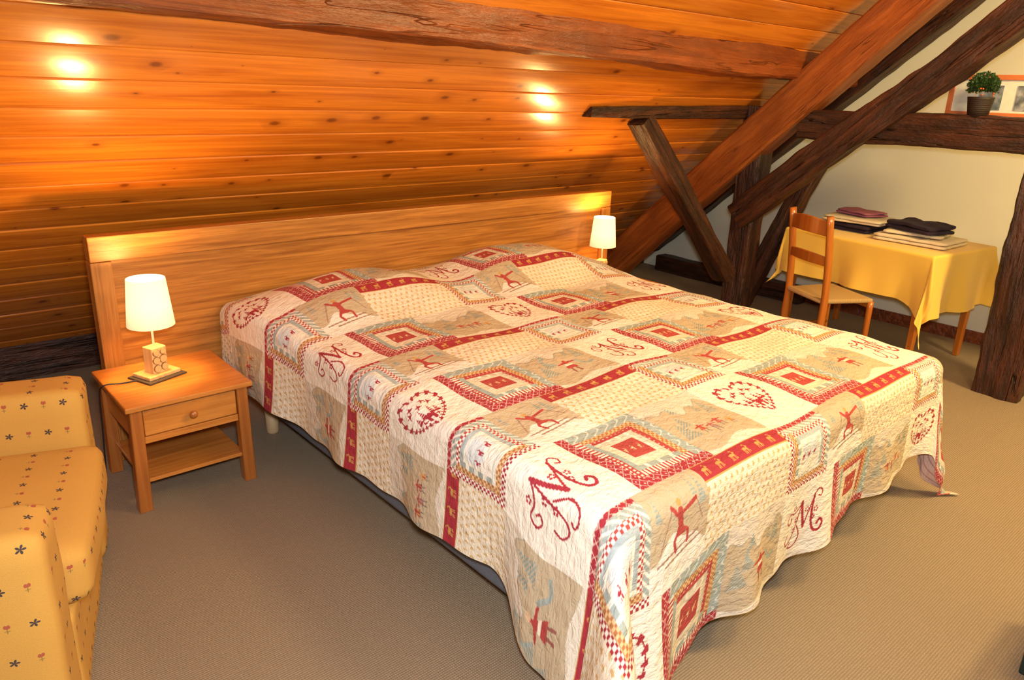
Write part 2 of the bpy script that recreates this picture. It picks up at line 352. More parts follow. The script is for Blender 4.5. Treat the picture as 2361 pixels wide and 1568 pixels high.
# ------------------------------------------------------------------ drape
def drape(name,x0,x1,y0,y1,ov,ztop,res,R,kside,kcf,wav,mat,topfn=None,zmin=.012,seed=0,paint=None,parent=None,freq=(2.1,1.7),xf=None,ovscale=None):
    nS=int((x1-x0+ov[0]+ov[1])/res)+1; nT=int((y1-y0+ov[2]+ov[3])/res)+1
    s=np.linspace(x0-ov[0],x1+ov[1],nS); t=np.linspace(y0-ov[2],y1+ov[3],nT)
    S,T=np.meshgrid(s,t)
    dx=np.where(S<x0,S-x0,np.where(S>x1,S-x1,0)); dy=np.where(T<y0,T-y0,np.where(T>y1,T-y1,0))
    if ovscale is not None: dx,dy=ovscale(S,T,dx,dy)
    d=np.hypot(dx,dy); dd=np.maximum(d,1e-9); ux,uy=dx/dd,dy/dd
    arc=R*math.pi/2; th=np.minimum(d,arc)/R; ex=np.maximum(d-arc,0)
    cn=2*np.abs(ux*uy)
    ph=seed
    w=np.sin(2*np.pi*(S*freq[0]+.15*np.sin(T*3))*1.0+ph)*np.abs(uy)+np.sin(2*np.pi*(T*freq[1]+.13*np.sin(S*4))+1.3+ph)*np.abs(ux)
    w2=np.sin(2*np.pi*(S*4.3)+ph*2)*np.abs(uy)+np.sin(2*np.pi*(T*3.9)+ph)*np.abs(ux)
    ang=np.arctan2(np.abs(uy),np.abs(ux)+1e-9)
    kcorner=kcf(ux,uy)
    k=kside+kcorner*cn**1.1*(1+.30*np.cos(6*ang+1.0))+wav*(w+.35*w2)*(.4+ex*2.2)
    k=np.clip(k,-.05,.9)
    out=R*np.sin(th)+ex*k; down=R*(1-np.cos(th))+ex*np.sqrt(np.maximum(0,1-k*k))
    X=np.clip(S,x0,x1)+ux*out; Y=np.clip(T,y0,y1)+uy*out
    top=ztop+ (topfn(np.clip(S,x0,x1),np.clip(T,y0,y1)) if topfn else 0)
    Z=top-down
    low=np.maximum(0,zmin-Z); X=X+ux*low*.5; Y=Y+uy*low*.5; Z=np.maximum(Z,zmin+.004*np.sin(S*60)*np.sin(T*50)*(low>0))
    V=np.stack([X,Y,Z],-1).reshape(-1,3)
    if xf is not None: V=xf(V)
    idx=np.arange(nS*nT).reshape(nT,nS)
    F=np.stack([idx[:-1,:-1],idx[:-1,1:],idx[1:,1:],idx[1:,:-1]],-1).reshape(-1,4)
    me=bpy.data.meshes.new(name)
    me.vertices.add(len(V)); me.vertices.foreach_set('co',V.astype(np.float32).ravel())
    me.loops.add(F.size); me.loops.foreach_set('vertex_index',F.astype(np.int32).ravel())
    me.polygons.add(len(F)); me.polygons.foreach_set('loop_start',(np.arange(len(F))*4).astype(np.int32))
    me.polygons.foreach_set('loop_total',np.full(len(F),4,dtype=np.int32))
    me.update(calc_edges=True); me.validate()
    me.polygons.foreach_set('use_smooth',np.ones(len(F),dtype=bool))
    uvl=me.uv_layers.new(name='UVMap'); UV=np.stack([S,T],-1).reshape(-1,2)
    uvl.data.foreach_set('uv',UV[F.ravel()].astype(np.float32).ravel())
    if paint is not None:
        C=paint(S,T).reshape(-1,3); ca_=me.color_attributes.new('quilt','FLOAT_COLOR','POINT')
        ca_.data.foreach_set('color',np.concatenate([C,np.ones((len(C),1))],1).astype(np.float32).ravel())
    me.materials.append(mat); o=bpy.data.objects.new(name,me); return link(o,parent)
# ------------------------------------------------------------------ quilt pattern
RED=(.36,.022,.038); RED2=(.42,.055,.048); CREAM=(.78,.70,.55); BEIGE=(.52,.42,.28); GREY=(.34,.40,.37); OCH=(.58,.32,.09); RUST=(.42,.16,.055); BLUE=(.40,.46,.46); WHITE=(.82,.77,.66)
def crom(P,sub=6):
    P=[np.array(p,float) for p in P]; P=[2*P[0]-P[1]]+P+[2*P[-1]-P[-2]]; out=[]
    for i in range(1,len(P)-2):
        for k in range(sub):
            t=k/sub; a,b,c,d=P[i-1:i+3]
            out.append(.5*((2*b)+(-a+c)*t+(2*a-5*b+4*c-d)*t*t+(-a+3*b-3*c+d)*t**3))
    out.append(P[-2]); return out
def segs(x,y,P,w,sub=5):
    m=np.zeros(x.shape,bool); Q=crom(P,sub) if sub>1 else [np.array(p,float) for p in P]
    for a,b in zip(Q[:-1],Q[1:]):
        v=b-a; L2=max(v@v,1e-9); t=np.clip(((x-a[0])*v[0]+(y-a[1])*v[1])/L2,0,1)
        m|=((x-a[0]-t*v[0])**2+(y-a[1]-t*v[1])**2)<w*w
    return m
def disc(x,y,cx,cy,rx,ry=None):
    ry=ry or rx; return ((x-cx)/rx)**2+((y-cy)/ry)**2<1
def tri(x,y,cx,y0,y1,hw): 
    f=(y-y0)/(y1-y0); return (f>0)&(f<1)&(np.abs(x-cx)<hw*(1-f))
def monogram(x,y):
    m=segs(x,y,[(-.78,-.30),(-.86,-.55),(-.68,-.75),(-.45,-.6),(-.28,-.1),(-.12,.72)],.03)
    m|=segs(x,y,[(-.12,.72),(-.02,.3),(.08,-.05),(.14,-.3)],.062)
    m|=segs(x,y,[(.14,-.3),(.28,.15),(.42,.5),(.52,.78)],.03)
    m|=segs(x,y,[(.52,.78),(.46,.3),(.46,-.2),(.58,-.55),(.8,-.62),(.95,-.42),(.85,-.25),(.72,-.36)],.05)
    m|=segs(x,y,[(-.12,.72),(-.3,.5),(-.55,.42),(-.85,.5),(-.98,.28),(-.82,.1),(-.66,.2),(-.74,.32)],.03)
    m|=segs(x,y,[(.52,.78),(.7,.92),(.9,.8),(.86,.62),(.72,.66)],.028)
    m|=segs(x,y,[(-.2,-.15),(0,-.55),(-.1,-.9),(-.35,-.98),(-.5,-.88),(-.4,-.78)],.03)
    for cx,cy in ((-.36,-.28),(.22,.32),(-.55,.62),(.5,-.05),(-.3,.1),(.64,.2)):
        for a in range(5):
            m|=disc(x,y,cx+.075*math.cos(a*1.257),cy+.075*math.sin(a*1.257),.038)
    return m
def hearty(x,y,s=1.): 
    x=x/s;y=y/s+.08; return ((x*x*1.15+y*y-.62)**3-1.6*x*x*y**3)<0
def heartmotif(x,y):
    band=hearty(x,y,1.05)&~hearty(x,y,.82)
    ang=np.arctan2(y,x); sc_=np.cos(ang*22)
    r=band&((sc_>-.1)&hearty(x,y,1.05)&~hearty(x,y,.97)|(hearty(x,y,.97)&~hearty(x,y,.92))|(hearty(x,y,.92)&~hearty(x,y,.82)&(sc_>.45)))
    inn=hearty(x,y,.78)
    ln=(np.abs(y+.22)<.022)
    for cx in (-.38,.38,-.15,.18):
        ln|=tri(x,y,cx,-.2,.12+.1*(abs(cx)<.2),.1)&(np.sin(y*70)>-.5)
    ln|=(np.abs(x)<.16)&(y>-.55)&(y<-.3)&~((np.abs(x)<.05)&(y<-.38))|tri(x,y,0,-.3,-.14,.24)
    for cx,cy in ((-.42,.38),(.42,.38),(0,.3),(-.25,.5),(.25,.5),(-.3,-.38),(.3,-.38)):
        ln|=disc(x,y,cx,cy,.07,.05)|segs(x,y,[(cx-.07,cy-.1),(cx,cy+.1)],.02,1)|segs(x,y,[(cx-.11,cy+.03),(cx+.1,cy-.02)],.02,1)
    return r|(inn&ln)
def skier(x,y):
    r=segs(x,y,[(-.35,.45),(-.1,.22),(.2,.28),(.6,.38)],.05)|segs(x,y,[(-.05,.3),(.0,.0)],.10,1)|tri(x,y,.0,-.25,.2,.2)
    r|=segs(x,y,[(0,-.1),(-.2,-.3),(-.15,-.55)],.05)|segs(x,y,[(.05,-.1),(.3,-.25),(.3,-.5)],.05)
    h=disc(x,y,-.06,.48,.08)
    g=segs(x,y,[(-.85,-.62),(.75,-.42)],.028,1)|segs(x,y,[(-.55,-.74),(.95,-.56)],.028,1)|segs(x,y,[(.6,.38),(.9,-.2)],.02,1)|segs(x,y,[(-.35,.45),(-.75,-.4)],.02,1)
    return r,g,h
def child(x,y,cx,cy,s):
    x=(x-cx)/s;y=(y-cy)/s; b=tri(x,y,0,-.5,.5,.36)|segs(x,y,[(-.5,.0),(0,.15),(.5,.08)],.07,1)
    l=segs(x,y,[(-.15,-.5),(-.2,-.9)],.06,1)|segs(x,y,[(.15,-.5),(.2,-.9)],.06,1); h=disc(x,y,0,.5,.15)
    return b,l,h
def goat(x,y):
    return disc(x,y,0,.05,.42,.2)|disc(x,y,.45,.32,.15,.12)|segs(x,y,[(.3,.1),(.42,.3)],.09,1)|segs(x,y,[(.45,.4),(.35,.65),(.2,.6)],.045)|segs(x,y,[(-.3,0),(-.35,-.6)],.06,1)|segs(x,y,[(-.15,0),(-.12,-.6)],.05,1)|segs(x,y,[(.2,0),(.18,-.6)],.06,1)|segs(x,y,[(.33,.0),(.4,-.55)],.05,1)
def quilt_paint(S,T):
    C=np.zeros(S.shape+(3,)); C[:]=CREAM
    A=S-1.13+.94*3; B=T-.79+.62*3
    ci=np.floor(A/.94).astype(int); cj=np.floor(B/.62).astype(int); a=A-ci*.94; b=B-cj*.62
    par=(ci+cj)%2
    def P(m,c): C[m]=c
    def sub(m,r,c): 
        z=np.zeros(m.shape,bool); z[m]=r; C[z]=c
    top=b>.28; bot=~top
    m=top&(a<.30); P(m,WHITE)
    q=m&(par==0); sub(q,monogram((a[q]-.15)/.098,(b[q]-.45)/.118),RED)
    q=m&(par==1); sub(q,heartmotif((a[q]-.15)/.105,(b[q]-.45)/.115),RED)
    # B : log cabin
    m=top&(a>=.30)&(a<.63); l=a-.465; n=b-.45
    P(m,WHITE)
    chk=((np.floor(a/.009)+np.floor(b/.009))%2)>0
    diam=((np.abs(((a/.018)%1)-.5)+np.abs(((b/.018)%1)-.5))<.20)
    dia2=((np.abs(((a/.03)%1)-.5)+np.abs(((b/.03)%1)-.5)));dia2=(dia2>.44)&(dia2<.52)
    def ring(hx,hy,w,cBL,cTR,mBL=None,mTR=None,c2BL=WHITE,c2TR=WHITE):
        R_=m&(np.abs(l)<hx)&(np.abs(n)<hy)&~((np.abs(l)<hx-w)&(np.abs(n)<hy-w))
        BL=R_&((l<-hx+w)|(n<-hy+w)); TR=R_&~BL
        P(BL,cBL); P(TR,cTR)
        if mBL is not None: P(BL&mBL,c2BL)
        if mTR is not None: P(TR&mTR,c2TR)
    ring(.165,.17,.040,RED,GREY,diam|dia2,(np.sin(a*140+3*np.sin(b*90))>.85),(.74,.48,.42),(.62,.66,.6))
    ring(.125,.13,.024,WHITE,RUST,(np.sin(a*420)>.0)&(n<0)|(np.sin(b*420)>0)&(l<-.1),chk,RED2,(.70,.48,.24))
    ring(.101,.106,.022,GREY,RED2,(np.sin(a*110)>.6),diam,WHITE,(.8,.6,.5))
    ring(.079,.084,.020,(.72,.64,.48),(.62,.56,.44),None,(np.sin(a*160)>.5),WHITE,WHITE)
    P(m&(np.abs(l)<.059)&(np.abs(n)<.064),(.72,.66,.52))
    P(m&(np.abs(l)<.047)&(np.abs(n)<.048),RED2)
    q=m&(np.abs(l)<.044)&(np.abs(n)<.03); q[q]=goat(((l[q]+.5)%.03-.015)/.014,n[q]/.022); P(q,(.72,.5,.28))
    # C : beige scene
    m=top&(a>=.63); P(m,BEIGE)
    P(m&(b>.53+.02*np.sin(a*30)+.015*np.sin(a*71)),(.68,.61,.50))
    P(m&(b<.31+.015*np.sin(a*25)),(.74,.68,.56))
    P(m&(np.abs(b-.53-.02*np.sin(a*30)-.015*np.sin(a*71))<.003),(.40,.36,.28))
    xx=(a[m]-.785)/.14; yy=(b[m]-.45)/.14; pp=par[m]
    needles=(np.sin(yy*80+np.abs(xx)*60)>-.2)
    tr=(tri(xx,yy,-.75,-.5,.15,.26)|tri(xx,yy,.78,.1,.8,.2)|tri(xx,yy,-.3,.45,.85,.12)|tri(xx,yy,-.5,-.1,.4,.16)|tri(xx,yy,.45,.3,.7,.12))&needles
    sub(m,tr,(.26,.33,.31))
    cols=((-.3,-.25,.30,RED2,OCH),(.02,-.32,.33,(.40,.12,.10),GREY),(.34,-.22,.31,RED2,(.5,.3,.2)),(.66,-.35,.24,OCH,RED2))
    for cx,cy,s,c1,c2 in cols:
        bb,ll,hh=child(xx,yy,cx,cy,s); z=pp==0
        sub(m,bb&z,c1); sub(m,ll&z,(.25,.2,.16)); sub(m,hh&z,(.72,.48,.30)); sub(m,bb&z&(np.sin(xx*70)>.6)&(yy<cy),c2)
    bb,ll,hh=child(xx,yy,.05,-.1,.55); z=pp==1
    sub(m,bb&z,RED2); sub(m,bb&z&(np.abs(yy+.16)<.05),CREAM); sub(m,ll&z,(.3,.1,.08)); sub(m,hh&z,(.72,.48,.30)); sub(m,z&(segs(xx,yy,[(-.3,-.02),(-.5,.3),(-.3,.6)],.04)|segs(xx,yy,[(.4,-.05),(.6,-.35),(.85,-.3)],.05)),GREY)
    # sub-row 2 : small log cabin
    m=bot&(a<.25); l=a-.125; n=b-.13; P(m,BEIGE)
    ring(.125,.13,.024,WHITE,GREY,chk,(np.sin(a*220+b*220)>.4),RED,WHITE)
    ring(.101,.106,.020,RUST,WHITE,chk,chk,(.70,.48,.24),RED2)
    ring(.081,.086,.018,GREY,BLUE,(np.sin(b*150)>.5),None,WHITE)
    ring(.063,.068,.012,WHITE,WHITE)
    P(m&(np.abs(l)<.051)&(np.abs(n)<.056),np.array((.64,.68,.67)))
    P(m&(np.abs(l)<.051)&(np.abs(n)<.056)&(n<-.015+.01*np.sin(l*90)),WHITE)
    q=m&(np.abs(l)<.05)&(np.abs(n)<.03); q[q]=goat(((l[q]+.5)%.034-.017)/.016,n[q]/.025); P(q,RED)
    P(bot&(a<.25)&(b>.26),RED); P(bot&(a<.25)&(b>.245)&(diam|dia2),(.75,.5,.42))
    # skier patch
    m=bot&(a>=.25)&(a<.50); P(m,BEIGE)
    P(m&(b<.10+.03*np.sin(a*22)+.01*np.sin(a*60)),(.80,.76,.68))
    xx=(a[m]-.375)/.11; yy=(b[m]-.15)/.12; r,g,h=skier(xx,yy); sub(m,g,(.35,.22,.16)); sub(m,r,RED2); sub(m,h,OCH)
    sub(m,(tri(xx,yy,.85,.2,.9,.16)|tri(xx,yy,-.85,.3,.8,.12)|tri(xx,yy,.6,.45,.95,.1))&(np.sin(yy*70)>-.3),(.28,.35,.33))
    # strip + floral
    m=bot&(a>=.50)&(b>=.215); P(m,RED)
    sub(m,goat(((a[m]-.5)%.068-.034)/.031,(b[m]-.248)/.031),OCH)
    P(bot&(a>=.50)&(b>=.213)&(b<.217)|bot&(a>=.50)&(b>=.277),OCH)
    m=bot&(a>=.50)&(b<.213); P(m,(.79,.71,.56))
    row=np.floor(b[m]/.026); xx=((a[m]+row*.014)%.028-.014)/.014; yy=((b[m])%.026-.013)/.013
    sub(m,disc(xx,yy,0,.25,.30,.30)|segs(xx,yy,[(0,.2),(-.1,-.6)],.14,1)|segs(xx,yy,[(-.45,-.25),(.4,-.1)],.12,1),(.60,.40,.17))
    return C
def quilt_mat():
    N=NT('patchwork_quilt'); at=N.n('ShaderNodeAttribute',attribute_name='quilt'); uv=N.n('ShaderNodeTexCoord').outputs['UV']
    n1=N.noise(N.map(uv,(1,1.7,1)),36,3,.6,.8)
    vo=N.n('ShaderNodeTexVoronoi',feature='SMOOTH_F1'); N.l(uv,vo.inputs['Vector']); vo.inputs['Scale'].default_value=32
    wf=N.noise(uv,700,1)
    col=N.mix(N.math('MULTIPLY',wf,.25),at.outputs['Color'],N.mix(1,at.outputs['Color'],(.8,.8,.8,1),'MULTIPLY'))
    sp=N.n('ShaderNodeSeparateXYZ'); N.l(uv,sp.inputs[0])
    st=N.math('GREATER_THAN',N.math('SINE',N.math('MULTIPLY',sp.outputs[0],180.)),.75)
    lin=N.mix(st,(.80,.52,.42,1),(.58,.30,.24,1))
    ge=N.n('ShaderNodeNewGeometry'); col=N.mix(ge.outputs['Backfacing'],col,lin)
    h=N.math('ADD',N.math('MULTIPLY',n1,.7),N.math('MULTIPLY',vo.outputs['Distance'],.5))
    return N.fin(col,.85,N.bump(h,.75,.014))
M_quilt=quilt_mat()
def qtop(x,y):
    b=np.exp(-np.abs((x-1.74)/.42)**3-np.abs((y-3.05)/.30)**3)*.125+np.exp(-np.abs((x-2.76)/.46)**3-np.abs((y-3.07)/.30)**3)*.14
    u=.006*np.sin(x*6+1)*np.sin(y*5)+.004*np.sin(x*13+y*7)+.003*np.sin(y*23-x*9)
    e=np.minimum(np.minimum(x-1.30,3.28-x),y-1.03); crown=.02*(1-np.exp(-np.maximum(e,0)/.18))
    return b+u+crown
def kc(ux,uy): return np.where(ux<0,.50,.14)
def smooth(t): t=np.clip(t,0,1); return t*t*(3-2*t)
def ovs(S,T,dx,dy):
    dy=dy*(1-.28*np.clip((S-1.31)/1.96,0,1.1))*(1+.32*smooth((S-3.20)/.25))*(1+.20*smooth((1.80-S)/.42))
    dx=np.where(dx<0,dx*(1+.40*smooth((1.50-T)/.28)),dx)
    dx=np.where(dx>0,dx*(1+.3*smooth((1.50-T)/.4)),dx)
    return dx,dy
def qxf(V):
    V=V.copy(); V[:,0]-=.07*smooth((V[:,1]-2.5)/.7)*smooth((1.6-V[:,0])/.3); return V
ql=drape('quilt',1.31,3.27,1.05,3.37,(.425,.40,.60,0.),.645,.0026,.06,.035,kc,.05,M_quilt,topfn=qtop,paint=quilt_paint,seed=.7,ovscale=ovs,xf=qxf)
tag(ql,'patchwork quilt with red monograms, hearts and alpine figures on bed','quilt')
# ------------------------------------------------------------------ nightstand
def nightstand(loc,grp):
    e=thing('nightstand',loc,0,'small pine bedside table with drawer and lower shelf','nightstand',grp)
    W,D=.49,.49
    box('table_top',(0,0,.448),(W,D,.022),M_pinex,e,.005)
    for x in (-1,1):
        for y in (-1,1):
            bm=bmesh.new(); vs=addbox(bm,(0,0,.2185),(.044,.044,.437),.003,1)
            for v in vs:
                f=1-v.co.z/.437; v.co.x=v.co.x*(1+.12*f)+x*.008*f; v.co.y=v.co.y*(1+.12*f)
            bmobj('leg',bm,M_pinez,e,loc=(x*(W/2-.04),y*(D/2-.04),0))
    for x in (-1,1): box('side_panel',(x*(W/2-.04),0,.365),(.018,D-.124,.14),M_piney,e,.002)
    box('back_panel',(0,D/2-.04,.365),(W-.124,.018,.14),M_pinex,e,.002)
    d=box('drawer',(0,-D/2+.036,.372),(W-.13,.02,.105),M_pinex,e,.004)
    lathe('knob',[(.006,0),(.007,.01),(.014,.016),(.017,.024),(.013,.031),(.003,.034)],M_pinez,d,20,loc=(0,-.01,0),rot=(math.pi/2,0,0))
    box('drawer_rail',(0,-D/2+.036,.302),(W-.124,.02,.028),M_pinex,e,.002)
    box('shelf',(0,0,.125),(W-.09,D-.07,.016),M_pinex,e,.002)
    return e
NS=(.862,3.10,0)
ns=nightstand(NS,'bedside tables')
ns2=dup(ns,(3.66,3.12,0))
# ------------------------------------------------------------------ lamp
LS=.93
lamp=thing('table_lamp',(.82,3.14,.459),math.radians(0),'small lamp with cream shade and wooden block base, lit','lamp','bedside lamps')
box('base_mat',(0,-.005,.004),(.185,.15,.008),M_mat2,lamp,.002,rot=(0,0,.35))
box('base_plate',(0,0,.016),(.155,.115,.016),M_lampwood,lamp,.003,rot=(0,0,.35))
bk=box('lamp_block',(0,.0,.080),(.072,.062,.116),M_lampwood,lamp,.003,rot=(0,0,.35)); 
SL=((-.017,-.035,.017),(.018,-.032,.016),(-.019,.002,.016),(.015,.004,.018),(-.017,.037,.015),(.017,.038,.014))
for nm,k,dep,mt_ in (('log_slices',.90,.010,M_bark),('log_bark',1.04,.007,M_darkbark)):
    bm=bmesh.new()
    for (x,z,r) in SL:
        mt=Matrix.Translation((x,-.0325,z))@Matrix.Rotation(math.pi/2,4,'X')
        bmesh.ops.create_cone(bm,cap_ends=True,segments=20,radius1=r*k,radius2=r*k,depth=dep,matrix=mt)
    lg=bmobj(nm,bm,mt_,lamp,loc=(0,0,.080),rot=(0,0,.35)); lg["kind"]="stuff"
lg["label"]="round sawn log slices glued to the block"
lathe('pole',[(.005,.128),(.005,.30)],M_metal,lamp,16)
prof=[(.096,.235),(.077,.44),(.0745,.44),(.0935,.235)]
sh=lathe('lamp_shade',[(r,z-.235) for r,z in prof]+[(.096,0)],M_shade,lamp,56,loc=(0,0,.235),cap=False)
lathe('bulb',[(.004,0),(.014,.01),(.024,.035),(.022,.055),(.01,.07),(.002,.073)],M_bulb,lamp,24,loc=(0,0,.30))
lamp.scale=(LS*1.02,LS*1.02,LS*1.02)
lamp2=dup(lamp,(3.665,3.26,.459)); lamp2.scale=(.9,.9,.93)
def pt(name,loc,e,c,r=.03):
    l=bpy.data.lights.new(name,'POINT'); l.energy=e; l.color=c; l.shadow_soft_size=r
    o=bpy.data.objects.new(name,l); o.location=loc; link(o); return o
pt('bulb_light',(.82,3.14,.459+.38),18,(1,.60,.21),.035)
pt('bulb_light',(3.665,3.26,.459+.365),18,(1,.60,.21),.035)
def rod(name,pts,r,mat,parent,n=14,sq=None,sub=5):
    Q=crom(pts,sub) if len(pts)>2 else [np.array(p,float) for p in pts]; vs=[];fs=[]
    for i,p in enumerate(Q):
        t=Q[min(i+1,len(Q)-1)]-Q[max(i-1,0)]; t=Vector(t).normalized(); a=Vector((0,1,0)) if abs(t.y)<.9 else Vector((1,0,0))
        x=t.cross(a).normalized(); y=t.cross(x)
        rr=r(i/(len(Q)-1)) if callable(r) else r
        for k in range(n):
            an=2*math.pi*k/n; vs.append(Vector(p)+x*math.cos(an)*rr*(sq or 1)+y*math.sin(an)*rr)
    m=len(Q)
    for j in range(m-1):
        for k in range(n):
            k2=(k+1)%n; fs.append((j*n+k,j*n+k2,(j+1)*n+k2,(j+1)*n+k))
    fs.append(tuple(range(n-1,-1,-1))); fs.append(tuple((m-1)*n+k for k in range(n)))
    return mk(name,vs,fs,mat,parent,True)
co=rod('lamp_cable',[(.75,3.12,.463),(.68,3.125,.463),(.615,3.135,.464),(.598,3.15,.42),(.59,3.155,.25),(.58,3.16,.08),(.57,3.2,.006),(.58,3.45,.006)],.003,M_black,None,8,sub=8)
tag(co,'thin black electric cable hanging beside the nightstand','cable')
# ------------------------------------------------------------------ armchair
ac=thing('armchair',(.185,1.76,0),math.atan2(.957,.29)-math.pi/2,'yellow fabric armchair printed with small tulips and stars','armchair')
def sbox(name,c,s,bev,seg=5,puff=0,rot=(0,0,0)):
    bm=bmesh.new(); addbox(bm,(0,0,0),s,0)
    bmesh.ops.subdivide_edges(bm,edges=bm.edges[:],cuts=15,use_grid_fill=True)
    hx,hy,hz=[q/2 for q in s]
    for v in bm.verts:
        p=v.co; q=Vector((max(-hx+bev,min(hx-bev,p.x)),max(-hy+bev,min(hy-bev,p.y)),max(-hz+bev,min(hz-bev,p.z))))
        dlt=p-q
        if dlt.length>1e-6:
            v.co=q+dlt.normalized()*bev if dlt.length>bev else p
        if puff:
            fx=1-(v.co.x/hx)**2; fy=1-(v.co.y/hy)**2; fz=1-(v.co.z/hz)**2
            v.co.z+=math.copysign(puff*max(0,fx)*max(0,fy),v.co.z) if abs(v.co.z)>hz*.5 else 0
            v.co.x+=math.copysign(puff*.6*max(0,fy)*max(0,fz),v.co.x) if abs(v.co.x)>hx*.7 else 0
        nn=noise.noise(v.co*6+Vector(c)*3)*.005; v.co+=v.co.normalized()*nn
    me=bpy.data.meshes.new(name); bm.normal_update(); 
    uvl=bm.loops.layers.uv.new('UVMap')
    for f in bm.faces:
        n=f.normal; ax=max(range(3),key=lambda i:abs(n[i])); 
        for l in f.loops:
            p=l.vert.co+Vector(c)
            l[uvl].uv=(p.y,p.z) if ax==0 else ((p.x,p.z) if ax==1 else (p.y,p.x))
    bm.to_mesh(me); bm.free(); me.polygons.foreach_set('use_smooth',[True]*len(me.polygons))
    o=bpy.data.objects.new(name,me); o.location=c; o.rotation_euler=rot; me.materials.append(M_sofa); link(o,ac)
    return o
sbox('seat_base',(-.40,.53,.16),(.78,.72,.30),.02)
sbox('arm',(-.42,.10,.335),(.82,.20,.65),.04)
sbox('arm',(-.42,.98,.335),(.84,.20,.66),.04)
sbox('seat_cushion',(-.35,.54,.40),(.78,.68,.17),.04,puff=.022)
sbox('backrest',(-.80,.54,.50),(.20,1.06,.78),.06)
# ------------------------------------------------------------------ table + cloth
ta=-.14
tb=thing('dining_table',(4.86,1.66,0),ta,'small table with slim wooden legs under a yellow cloth','table')
for x in (.06,.68):
    for y in (.06,1.0):
        bm=bmesh.new(); vs=addbox(bm,(0,0,.36),(.05,.05,.72),.004,1)
        for v in vs:
            f=1-v.co.z/.72; v.co.x*=1-.3*f; v.co.y*=1-.3*f
        bmobj('leg',bm,M_chair,tb,loc=(x,y,0))
box('table_top',(.37,.53,.742),(.74,1.06,.028),M_chair,tb,.004)
for x in (.06,.68): box('apron',(x,.53,.68),(.02,.88,.09),M_chair,tb,.002)
for y in (.06,1.0): box('apron',(.37,y,.68),(.56,.02,.09),M_chair,tb,.002)
Mt=np.array([[math.cos(ta),-math.sin(ta)],[math.sin(ta),math.cos(ta)]])
def xf(V):
    V=V.copy(); V[:,:2]=V[:,:2]@Mt.T+np.array([4.86,1.66]); return V
def ovt(S,T,dx,dy):
    dx=np.where(dx<0,dx*(1+.35*smooth((.2-T)/.3)),dx); return dx,dy
tc=drape('tablecloth',0,.74,0,1.06,(.315,.26,.40,.30),.768,.010,.012,.03,lambda ux,uy:np.where(uy<0,.13,.08)+0*ux,.09,M_yel,seed=2.,xf=xf,freq=(2.3,2.0),zmin=.02,ovscale=ovt)
tag(tc,'plain yellow cloth draped over the table with hanging corners','tablecloth')
# towels
def towel(name,c,s,rz,mat,label,layers=3,bump=.002):
    bm=bmesh.new(); h=s[2]/layers
    for i in range(layers):
        r=random.Random(i+int(c[0]*1000)); sx=s[0]*(1-.04*r.random()); sy=s[1]*(1-.04*r.random())
        b2=bmesh.new(); addbox(b2,(0,0,0),(sx,sy,h*.98),0); bmesh.ops.subdivide_edges(b2,edges=b2.edges[:],cuts=10,use_grid_fill=True)
        bev=h*.49
        for v in b2.verts:
            p=v.co.copy(); q=Vector((max(-sx/2+bev,min(sx/2-bev,p.x)),max(-sy/2+bev,min(sy/2-bev,p.y)),0)); dl=p-q
            if dl.length>bev*1.02: v.co=q+dl.normalized()*bev*1.02
            v.co.z+=h*(i+.5)+(noise.noise(Vector((p.x*9+c[0]*5,p.y*9,i*.3)))*bump*i/layers*2 if layers>1 else 0)
            v.co.x+=noise.noise(Vector((p.y*12,i*2.,c[1])))*.02; v.co.y+=noise.noise(Vector((p.x*12,i*3.,c[1])))*.018
        me=bpy.data.meshes.new('t'); b2.to_mesh(me); b2.free(); bm.from_mesh(me); bpy.data.meshes.remove(me)
    o=bmobj(name,bm,mat,None,True,loc=c,rot=(0,0,rz)); o["label"]=label; o["category"]="towel"; o["group"]="folded towels on the table"; return o
def tp(u,w,z): 
    return (4.86+Mt[0,0]*u+Mt[0,1]*w, 1.66+Mt[1,0]*u+Mt[1,1]*w, z)
z0=.7715
towel('folded_towel',tp(.36,.30,z0),(.36,.46,.045),ta+.1,M_cream,'cream folded bath towel lying on the yellow cloth',2)
towel('folded_towel',tp(.36,.32,z0+.050),(.28,.36,.022),ta+.25,M_cream,'cream folded towel in the middle of the pile',1)
towel('folded_towel',tp(.33,.30,z0+.077),(.24,.36,.055),ta-.25,M_navy,'dark plum folded towel on top of cream towels',2,.025)
towel('folded_towel',tp(.40,.78,z0),(.30,.34,.052),ta,M_navy,'dark plum folded towel at the bottom of the pile',2,.003)
towel('folded_towel',tp(.40,.76,z0+.060),(.33,.42,.036),ta+.15,M_cream,'cream folded towel over a dark towel',2)
towel('folded_towel',tp(.42,.78,z0+.103),(.2,.28,.032),ta-.2,M_mauve,'mauve folded hand towel on top of the pile',2,.01)
